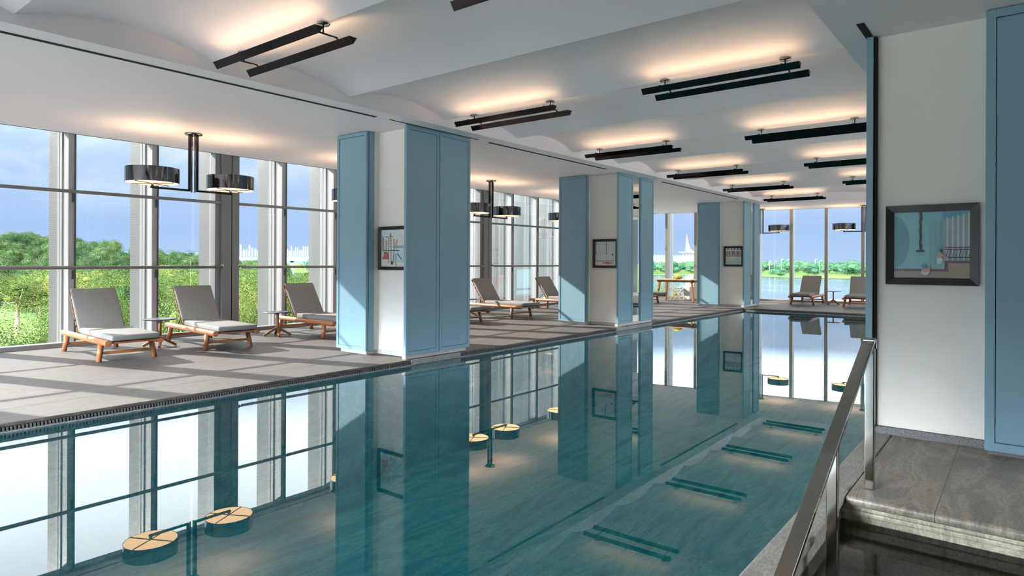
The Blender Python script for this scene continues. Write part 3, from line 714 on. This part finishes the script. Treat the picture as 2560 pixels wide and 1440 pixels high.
# ------------------------------------------------------------------ drum pendants
def make_pendant():
    r = empty('pendant_lamp')
    b = MB(); b.lathe([(0,0),(.108,0),(.108,-.014),(.098,-.022),(0,-.022)], n=36); b.build('canopy', M['nickel'], r)
    for x in (-.05,.05): b = MB(); b.bar((x,0,-.02),(x,0,-.765),.024,.03,up=(0,1,0)); b.build('stem', M['bronze'], r)
    b = MB()
    for x in (-.02,.02): b.cyl((x,0,-.02),(x,0,-.775),.009,n=10)
    b.build('rod', M['nickel'], r)
    for s in (-1,1):
        b = MB(); b.bar((s*.04,0,-.752),(s*.53,0,-.752),.03,.026); o = b.build('arm', M['bronze'], r)
        b = MB(); b.cyl((s*.51,0,-.74),(s*.51,0,-.69),.018,n=14); b.build('socket', M['nickel'], r)
        c = (s*.51,0,0); R0 = .305
        b = MB(); b.lathe([(R0,-.70),(R0,-.515)], c, n=72); b.lathe([(R0-.004,-.515),(R0-.004,-.70)], c, n=72); b.lathe([(R0,-.515),(R0-.004,-.515)], c, n=72, smooth=False); b.lathe([(R0-.004,-.70),(R0,-.70)], c, n=72, smooth=False); o = b.build('drum_shade', M['nickel'], r)
        b = MB(); b.lathe([(0.001,-.697),(R0-.006,-.697)], c, n=48); b.build('diffuser', M['diffuser'], o)
        b = MB(); b.lathe([(R0-.02,-.545),(0.001,-.545)], c, n=48); b.build('uplight', M['uplight'], o)
        b = MB()
        for t in (.5,.5+PI/2): b.bar((c[0]-math.cos(t)*(R0-.008),-math.sin(t)*(R0-.008),-.703),(c[0]+math.cos(t)*(R0-.008),math.sin(t)*(R0-.008),-.703),.008,.01)
        b.build('cross_bars', M['bronze'], o)
    return r
PD = make_pendant()
for k,(x,y,a,l) in enumerate(((-8.58,4.10,90,'two drum pendant lamp hanging above the left loungers'),(-8.58,7.16,90,'two drum pendant lamp hidden behind the nearest pillar'),(-8.6,10.2,90,'two drum pendant lamp between the first and second pillars'),
        (-8.6,13.28,90,'two drum pendant lamp with one drum edge showing left of the second pillar'),(-6.36,20.5,4,'two drum pendant lamp at the far windows beside the farthest pillar'),(-3.58,20.75,4,'two drum pendant lamp at the far windows beside the blue panel edge'))):
    o = PD if k == 0 else copy_tree(PD); o.location = (x,y,ZL if x > -9 else ZL); o.rotation_euler = (0,0,ld(a)); tag(o, l, 'pendant lamp', 'drum pendant lamps')

# ------------------------------------------------------------------ outside
GZ = -8.0
def pol(bear, d): t = math.radians(bear); return (-d*math.sin(t), d*math.cos(t))
b = MB()
b.poly([(*pol(a,3500),GZ) for a in range(0,360,15)][::-1] if False else [(*pol(a,3500),GZ) for a in range(0,360,15)])
o = b.build('lawn', M['grass']); tag(o, 'sunny green lawn outside below the windows', 'lawn', kind='structure')
b = MB(); b.prism([(-42,-500),(500,-500),(500,40),(8,52),(-14,50),(-42,30)], GZ-.2, GZ+.06)  # unseen paving added to keep green lawn bounce off the ceiling
o = b.build('bounce_ground', M['bounce_ground']); tag(o, 'added unseen pale ground around the building for neutral bounce light', 'bounce_ground', kind='structure')
b = MB(); b.poly([(*pol(a,d),GZ+.12) for a,d in ((38,120),(34,75),(24,60),(12,55),(0,70),(0,430),(8,440),(12,425),(16,440),(20,520),(26,470),(32,420))])
o = b.build('lake', M['lake']); tag(o, 'broad calm lake beyond the far windows', 'lake', kind='structure')
b = MB(); pa = [pol(a,d) for a,d in ((90,150),(84,160),(78,165),(74,175),(70,190),(66,205))]
pb = [pol(a,d) for a,d in ((90,170),(84,186),(78,185),(74,188),(70,198),(66,212))]
b.poly([(x,y,GZ+.1) for x,y in pa]+[(x,y,GZ+.1) for x,y in reversed(pb)])
o = b.build('path', M['road']); tag(o, 'pale curved path across the lawn at the left', 'path', kind='structure')
# hill
def hz(be, d):
    top = min(9.0, -4.2 + (be-61)*.85)
    t = max(0,min(1,(d-190)/190)); t = t*t*(3-2*t)
    return GZ + max(0,top+8)*t + math.sin(be*.9)*.6*t + math.sin(be*2.3+d*.03)*.5*t
b = MB(); ba = [50+i*1.5 for i in range(36)]; da = [185+i*22 for i in range(16)]
v = [(*pol(x,d),hz(x,d)*(1 if x > 56 else 1) if x > 61 else GZ+(hz(x,d)-GZ)*max(0,(x-56.5)/4.5)) for x in ba for d in da]
b.add(v, [(i*16+j,(i+1)*16+j,(i+1)*16+j+1,i*16+j+1) for i in range(35) for j in range(15)], 0, True)
o = b.build('hill', M['undergrowth']); tag(o, 'wooded hill beyond the left windows', 'hill', kind='structure')

def crown_mesh(name, mat_, nleaf, size, lobes, core=.72, flat_=1.0, seed=1):
    rnd = random.Random(seed); b = MB()
    L = []
    for k in range(lobes):
        t = rnd.uniform(0,2*PI); q = rnd.uniform(.15,.62) if k else 0; z = rnd.uniform(-.35,.5)
        L.append((q*math.cos(t), q*math.sin(t), z*flat_, rnd.uniform(.34,.56) if k else .62))
    for k in range(nleaf):
        x,y,z,rr = L[rnd.randrange(lobes)]
        u = rnd.uniform(-1,1); t = rnd.uniform(0,2*PI); s = math.sqrt(1-u*u)
        q = rr*(.62+.42*rnd.random()**.5)
        c = Vector((x+q*s*math.cos(t), y+q*s*math.sin(t), z+q*u*flat_))
        n = (Vector((s*math.cos(t), s*math.sin(t), u)) + Vector((rnd.uniform(-1,1),rnd.uniform(-1,1),rnd.uniform(-.4,1)))*.75).normalized()
        a = n.orthogonal().normalized(); a.rotate(__import__('mathutils').Quaternion(n, rnd.uniform(0,6.28))); d = n.cross(a)
        w = size*rnd.uniform(.6,1.3)
        b.add([c-a*w, c-d*w*.55+n*w*.1, c+a*w, c+d*w*.55+n*w*.1], [(0,1,2,3)])
    for x,y,z,rr in L: b.ell((x,y,z),(rr*core,rr*core,rr*core*flat_),8,6,jit=.12)
    me = bpy.data.meshes.new(name); me.from_pydata(b.v,[],b.f); me.materials.append(mat_); me.update(); return me
def trunk_mesh(seed):
    rnd = random.Random(seed); b = MB()
    b.cyl((0,0,-1.25),(.02,.01,-.3),.06,.045,n=8)
    for k in range(5):
        t = k*1.3+rnd.random(); b.cyl((.02,.01,-.5+.1*k),(.5*math.cos(t),.5*math.sin(t),.1+rnd.uniform(0,.3)),.026,.01,n=6)
    me = bpy.data.meshes.new('trunk'); me.from_pydata(b.v,[],b.f); me.materials.append(M['bark']); me.update(); return me
CR = {'near':[crown_mesh('crown', M['leaf'], 34000, .0135, 18, .25, seed=s) for s in (1,2)],
      'yel':[crown_mesh('crown', M['leaf_yellow'], 32000, .0135, 18, .25, seed=s) for s in (3,4)],
      'mid':[crown_mesh('crown', M['leaf'], 15000, .019, 14, .25, .9, seed=s) for s in (5,6)],
      'midy':[crown_mesh('crown', M['leaf_yellow'], 13000, .018, 14, .25, .85, seed=s) for s in (7,8)],
      'hill':[crown_mesh('crown', M['leaf_forest'], 8000, .031, 14, .45, .9, seed=s) for s in (9,10,11)],
      'far':[crown_mesh('crown', M['leaf_far'], 2600, .05, 11, .62, .9, seed=s) for s in (12,13)]}
TR = [trunk_mesh(s) for s in (1,2)]
def tree(kind, be, d, ground, height, width, label, group=None, name='tree', trunk=True):
    x,y = pol(be,d); r = empty(name, (x,y,ground), random.uniform(0,6.28))
    hh = height/2
    zc = height*.56 if trunk else height*.45
    c = bpy.data.objects.new('crown', random.choice(CR[kind])); C.objects.link(c); c.parent = r
    c.location = (0,0,zc); c.scale = (width/2,width/2,(height-zc)/1.0)
    if trunk:
        t = bpy.data.objects.new('trunk', random.choice(TR)); C.objects.link(t); t.parent = r
        t.location = (0,0,zc); t.scale = (width/2,width/2,zc/1.25)
    tag(r, label, 'tree' if name == 'tree' else 'shrub', group)
    return r
# near trees just outside: (bearing, distance, height, width, kind, label)
near = [(76.2,30,7.3,7.0,'near','broad sunlit green tree low outside at the left edge'),
        (73.6,27,6.7,5.0,'near','bright green tree outside left of the first lounger'),
        (71.0,40,8.2,7.0,'near','leafy tree directly behind the first lounger'),
        (68.6,44,9.0,8.0,'near','tall leafy tree between the first lounger and first side table'),
        (66.6,38,8.6,6.0,'near','dense green tree behind the first side table'),
        (64.8,46,9.1,8.0,'midy','yellowish green tree behind the second lounger'),
        (63.2,36,8.2,5.6,'near','green tree low behind the second lounger back'),
        (60.8,36,8.5,5.6,'yel','yellow flowering tree just right of the grey column'),
        (59.6,50,9.3,6.5,'near','green tree with its top at the handrail right of the grey column'),
        (57.6,34,8.3,4.6,'yel','low yellow green tree behind the second side table'),
        (56.0,40,8.9,4.8,'yel','yellow green tree behind the third lounger'),
        (54.6,48,9.3,6.0,'near','green tree left of the nearest pillar'),
        (52.0,40,8.2,6.0,'near','green tree hidden behind the nearest pillar'),
        (47,45,8.6,8,'near','green tree behind the fins right of the nearest pillar'),
        (41.5,38,8.4,7,'near','green tree showing between fins behind the second lamp'),
        (37.5,42,8.6,7,'yel','yellow green tree between fins left of the second pillar'),
        (25.0,60,8.0,6,'near','dark green tree outside at the right edge of the second pillar'),
        (22.9,34,4.6,3.4,'near','small green tree low behind the dining table'),
        (16.1,38,6.6,3.6,'near','rounded green tree outside between far pillar and far lounger'),
        (16.9,33,4.4,2.2,'yel','yellow green shrubby tree at the foot of the far window'),
        (13.6,36,4.8,3,'near','green tree hidden low behind the far lounger'),
        (12.0,34,6.9,1.8,'yel','slender yellow flowering tree above the small far table'),
        (10.8,30,4.4,3.2,'yel','yellow green shrubby tree below the far table'),
        (9.6,32,4.6,3.4,'near','green shrubby tree outside beside the blue panel edge')]
placed = []
def spaced(be, d, h, w):
    k = (1.2-GZ-h)/d
    for _ in range(60):
        x,y = pol(be,d)
        if all((x-q[0])**2+(y-q[1])**2 > (.54*(w+q[2]))**2 for q in placed): break
        d += 1.5
    placed.append((x,y,w)); return d, 1.2-GZ-k*d
for be,d,h,w,kd,l in near:
    w *= .9; d, h = spaced(be,d,h,w); tree(kd, be, d, GZ, h, w, l, 'trees just outside the windows')
# mid distance park trees
park = [(77.5,120),(75.6,105),(74.3,128),(72.6,112),(71.6,140),(69.8,100),(68.2,120),(67.2,92),(65.8,108),(64.4,96),(63.0,118),(61.6,150),(59.9,130),(58.4,160),(56.6,120),(55.0,140),(79,110),(76.6,150),(73.2,160),(70.4,150),(66.6,150)]
for k,(be,d) in enumerate(park):
    h, w = random.uniform(7.0,9.2), random.uniform(8,10.5); d, _ = spaced(be,d,h,w)
    tree('midy' if k % 2 else 'mid', be, d, GZ, h, w, 'feathery park tree on the lawn between the near trees and the hill', 'park trees on the lawn')
# forest on the hill
taken = []
for k in range(1500):
    be = random.uniform(57.5,82); d = 205+180*random.random()**.9; p = pol(be,d)
    if be < 62 and d < 235: continue
    if any((p[0]-q[0])**2+(p[1]-q[1])**2 < 9.3**2 for q in taken): continue
    taken.append(p)
    if len(taken) > 285: break
    tree('hill', be, d, hz(be,d)-.5, random.uniform(5.5,9), random.uniform(9.4,10.6), 'round green tree of the forest covering the hill', 'forest trees on the hill', trunk=False)
# far bank
taken = [pol(be,d) for be,d in ((16.6,560),(16.2,560),(15.7,560),(15.25,565),(13.2,570),(12.9,560),(12.5,570))]
for k in range(900):
    be = random.uniform(4,36); d = random.uniform(520,720); p = pol(be,d)
    if any((p[0]-q[0])**2+(p[1]-q[1])**2 < 18**2 for q in taken): continue
    taken.append(p)
    if len(taken) > 157: break
    tree('far', be, d, GZ, random.uniform(9.5,13), random.uniform(16,18), 'hazy green tree of the wood along the far lake shore', 'lakeside trees', trunk=False)
for be,d,h,w,l in ((16.0,455,6.5,12,'lone dark bush at the lake edge left of the far loungers'),(54.4,430,12.5,30,'dark tree clump above the bridge at the left of the nearest pillar')):
    tree('far', be, d, GZ, h, w, l, trunk=False)
b = MB(); b.poly([(*pol(a,d),GZ+.25) for a,d in ((2,425),(8,435),(12,420),(16,435),(20,500),(26,465),(34,430),(36,520),(26,640),(2,640))]); o = b.build('lake_shore', M['grass']); tag(o, 'bright grassy bank along the far lake shore', 'bank', kind='structure')
# bridge, skyline, far land, stadium, lamp posts, cottage
r = empty('bridge', (*pol(57,470),0)); r.rotation_euler = (0,0,math.radians(57)); tag(r, 'pale road bridge crossing below the skyline', 'bridge')
b = MB(); b.box(-130,130,-5,5,1.0,2.6); b.build('deck', M['concrete'], r)
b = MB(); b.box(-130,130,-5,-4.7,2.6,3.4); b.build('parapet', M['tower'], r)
for x in range(-120,121,30): b = MB(); b.box(x-1.2,x+1.2,-2,2,GZ,1.0); b.build('pier', M['concrete'], r)
rnd = random.Random(3)
k = 0
for be0,be1,n in ((59.3,61.3,9),(55.2,57.6,15)):
    for i in range(n):
        be = be0+(be1-be0)*(i+.5)/n+rnd.uniform(-.015,.015); x,y = pol(be,3000); h = rnd.uniform(26,48)*(1 if be0 > 58 else .92); w = rnd.uniform(5,8)*(1.0 if be0 > 58 else .75)
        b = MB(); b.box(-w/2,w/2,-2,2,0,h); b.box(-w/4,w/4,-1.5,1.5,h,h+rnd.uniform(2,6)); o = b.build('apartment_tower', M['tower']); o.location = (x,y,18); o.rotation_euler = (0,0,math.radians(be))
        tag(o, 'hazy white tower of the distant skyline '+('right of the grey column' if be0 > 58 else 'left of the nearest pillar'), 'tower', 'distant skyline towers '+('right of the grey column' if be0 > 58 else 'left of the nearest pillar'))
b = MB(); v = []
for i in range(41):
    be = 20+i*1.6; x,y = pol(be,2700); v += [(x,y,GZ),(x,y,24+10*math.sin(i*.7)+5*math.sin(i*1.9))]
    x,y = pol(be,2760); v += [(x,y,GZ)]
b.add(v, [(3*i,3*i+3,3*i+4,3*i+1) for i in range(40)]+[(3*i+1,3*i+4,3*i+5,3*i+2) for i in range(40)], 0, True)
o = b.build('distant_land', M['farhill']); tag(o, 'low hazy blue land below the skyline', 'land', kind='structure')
x,y = pol(23.1,900); r = empty('stadium', (x,y,0)); r.rotation_euler = (0,0,math.radians(23.1)); tag(r, 'white stadium with a tall pointed mast across the lake', 'stadium')
b = MB(); b.add([(-3.2,0,15),(1.6,0,15),(-1.6,0,39),(-3.2,2,15),(1.6,2,15),(-1.6,2,39)],[(0,1,2),(5,4,3),(0,3,4,1),(1,4,5,2),(2,5,3,0)]); b.build('mast', M['stadium'], r)
b = MB()
for k in range(7): b.cyl((-1.2+.25*k,1,37-3.2*k),(2.2+1.2*k,1,15.5),.14,n=5)
b.build('cables', M['stadium'], r)
b = MB(); b.add([(-12,-6,14.6),(30,-6,13.2),(30,12,13.2),(-12,12,14.6),(-12,-6,15.4),(30,-6,14.4),(30,12,14.4),(-12,12,15.4)],[(0,3,2,1),(4,5,6,7),(0,1,5,4),(1,2,6,5),(2,3,7,6),(3,0,4,7)]); b.build('canopy_roof', M['stadium'], r)
b = MB(); b.box(-5,30,0,10,-8,9); b.build('stand', M['concrete'], r)
b = MB()
for k in range(9): b.bar((-7+k*4.2,-2,GZ),(-6+k*4.2,-2,14),.8,.8,up=(0,1,0))
b.build('columns', M['stadium'], r)
b = MB(); b.box(-40,-6,4,9,-8,4.6); b.build('annex', M['concrete'], r)
for k,(be,d,h) in enumerate(((16.6,560,10.6),(16.2,560,10.4),(15.7,560,12.2),(15.25,565,11.8),(13.2,570,12),(12.9,560,11),(12.5,570,10.5))):
    x,y = pol(be,d); b = MB(); b.cyl((0,0,0),(0,0,h),.16,.12,n=6); b.bar((0,0,h),(1.6,0,h+.2),.2,.2); o = b.build('street_lamp', M['stadium']); o.location = (x,y,GZ)
    tag(o, 'thin white street lamp among the lakeside trees', 'street lamp', 'street lamps across the lake')
for k,(be,d) in enumerate(((10.9,62),(10.0,70))):
    x,y = pol(be,d); r = empty('cottage', (x,y,GZ), .6+k); tag(r, ['pale cottage with a reddish roof seen above the small far table','pale cottage with a reddish roof behind the cut off far lounger'][k], 'house')
    b = MB(); b.box(-2.6,2.6,-2,2,0,4.4); b.build('walls', M['concrete'], r)
    b = MB(); b.add([(-2.9,-2.4,4.3),(2.9,-2.4,4.3),(2.9,2.4,4.3),(-2.9,2.4,4.3),(-2.9,0,6.1),(2.9,0,6.1)],[(0,1,5,4),(2,3,4,5),(0,4,3),(1,2,5),(0,3,2,1)]); b.build('roof', M['roofred'], r)
    b = MB(); b.box(-1.6,-.6,-2.03,-1.98,1.6,3.2); b.box(.6,1.6,-2.03,-1.98,1.6,3.2); b.build('window', M['darkplate'], r)

# ------------------------------------------------------------------ sky and sun
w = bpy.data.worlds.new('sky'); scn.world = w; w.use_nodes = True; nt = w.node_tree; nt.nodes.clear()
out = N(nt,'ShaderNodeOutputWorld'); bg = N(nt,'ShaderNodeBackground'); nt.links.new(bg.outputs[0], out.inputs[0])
tc = N(nt,'ShaderNodeTexCoord'); sp = N(nt,'ShaderNodeSeparateXYZ'); nt.links.new(tc.outputs['Generated'], sp.inputs[0])
z = sp.outputs[2]; yy = sp.outputs[1]
az = math_(nt,'MULTIPLY', math_(nt,'MULTIPLY', math_(nt,'SUBTRACT', yy, .78), 7, True), .085)
ze = math_(nt,'ADD', z, math_(nt,'MULTIPLY', az, math_(nt,'MULTIPLY', math_(nt,'SUBTRACT', z, .085), 16, True)))
base = ramp(nt, ze, [(0,(.41,.55,.80)),(.04,(.36,.50,.79)),(.10,(.40,.535,.79)),(.17,(.48,.61,.83)),(.24,(.93,.96,1.0)),(.5,(.95,.965,1)),(1,(1,.97,.98))])
mp = N(nt,'ShaderNodeMapping'); mp.inputs['Scale'].default_value = (1,1,2.6); nt.links.new(tc.outputs['Generated'], mp.inputs[0])
cl = N(nt,'ShaderNodeTexNoise'); cl.inputs['Scale'].default_value = 5.2; cl.inputs['Detail'].default_value = 7; cl.inputs['Roughness'].default_value = .55; cl.inputs['Distortion'].default_value = .35
nt.links.new(mp.outputs[0], cl.inputs['Vector'])
cm = ramp(nt, cl.outputs[0], [(.43,(0,0,0)),(.62,(1,1,1))])
cf = math_(nt,'MULTIPLY', cm.outputs[0], math_(nt,'MULTIPLY', math_(nt,'SUBTRACT', z, .055), 9, True))
col = mix(nt, base.outputs[0], (.92,.95,1.0), math_(nt,'MULTIPLY', cf, .85))
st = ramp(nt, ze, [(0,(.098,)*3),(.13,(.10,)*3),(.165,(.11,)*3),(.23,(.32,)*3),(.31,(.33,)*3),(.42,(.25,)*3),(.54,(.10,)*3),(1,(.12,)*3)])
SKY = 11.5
bk = math_(nt,'MAXIMUM', math_(nt,'MULTIPLY', math_(nt,'SUBTRACT', -0.0, math_(nt,'ADD', yy, .62)), 3.2, True), math_(nt,'MULTIPLY', math_(nt,'MULTIPLY', math_(nt,'SUBTRACT', sp.outputs[0], .3), 2.0, True), .18))  # unseen sky behind and to the right boosted to light the hall
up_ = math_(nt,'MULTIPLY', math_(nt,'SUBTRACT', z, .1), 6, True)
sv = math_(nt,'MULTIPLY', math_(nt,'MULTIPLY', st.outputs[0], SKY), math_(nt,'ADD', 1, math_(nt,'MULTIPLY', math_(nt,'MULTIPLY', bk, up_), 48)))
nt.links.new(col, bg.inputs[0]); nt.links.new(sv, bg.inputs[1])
sun = bpy.data.lights.new('sun','SUN'); sun.energy = 14; sun.angle = .01; sun.color = (1,.93,.86)
so = bpy.data.objects.new('sun', sun); C.objects.link(so)
dirv = Vector((1,.316,-.60)).normalized(); so.rotation_euler = dirv.to_track_quat('-Z','Y').to_euler(); so.location = (-30,-8,25)

# ------------------------------------------------------------------ camera
F, CY, YAW, ROLL = 1621.35, 654.2, .667796, .0045111
cam = bpy.data.cameras.new('camera'); cam.sensor_width = 36; cam.sensor_fit = 'HORIZONTAL'; cam.lens = F*36/2560; cam.shift_y = -(720-CY)/2560; cam.clip_end = 8000; cam.clip_start = .02
co = bpy.data.objects.new('camera', cam); C.objects.link(co)
f = Vector((-math.sin(YAW),math.cos(YAW),0)); rt = Vector((math.cos(YAW),math.sin(YAW),0)); up = Vector((0,0,1))
r2 = rt*math.cos(ROLL)+up*math.sin(ROLL); u2 = -rt*math.sin(ROLL)+up*math.cos(ROLL)
mw = Matrix((( r2.x,u2.x,-f.x,0),(r2.y,u2.y,-f.y,0),(r2.z,u2.z,-f.z,H),(0,0,0,1)))
co.matrix_world = mw
scn.camera = co
vs = scn.view_settings; vs.view_transform = 'Standard'; vs.look = 'None'; vs.gamma = 1; vs.exposure = 0.2; vs.use_curve_mapping = False
scn.cycles.use_denoising = True
scn.cycles.max_bounces = 10; scn.cycles.diffuse_bounces = 6; scn.cycles.glossy_bounces = 6; scn.cycles.transparent_max_bounces = 16
scn.cycles.caustics_reflective = True; scn.cycles.caustics_refractive = False; scn.cycles.sample_clamp_indirect = 6
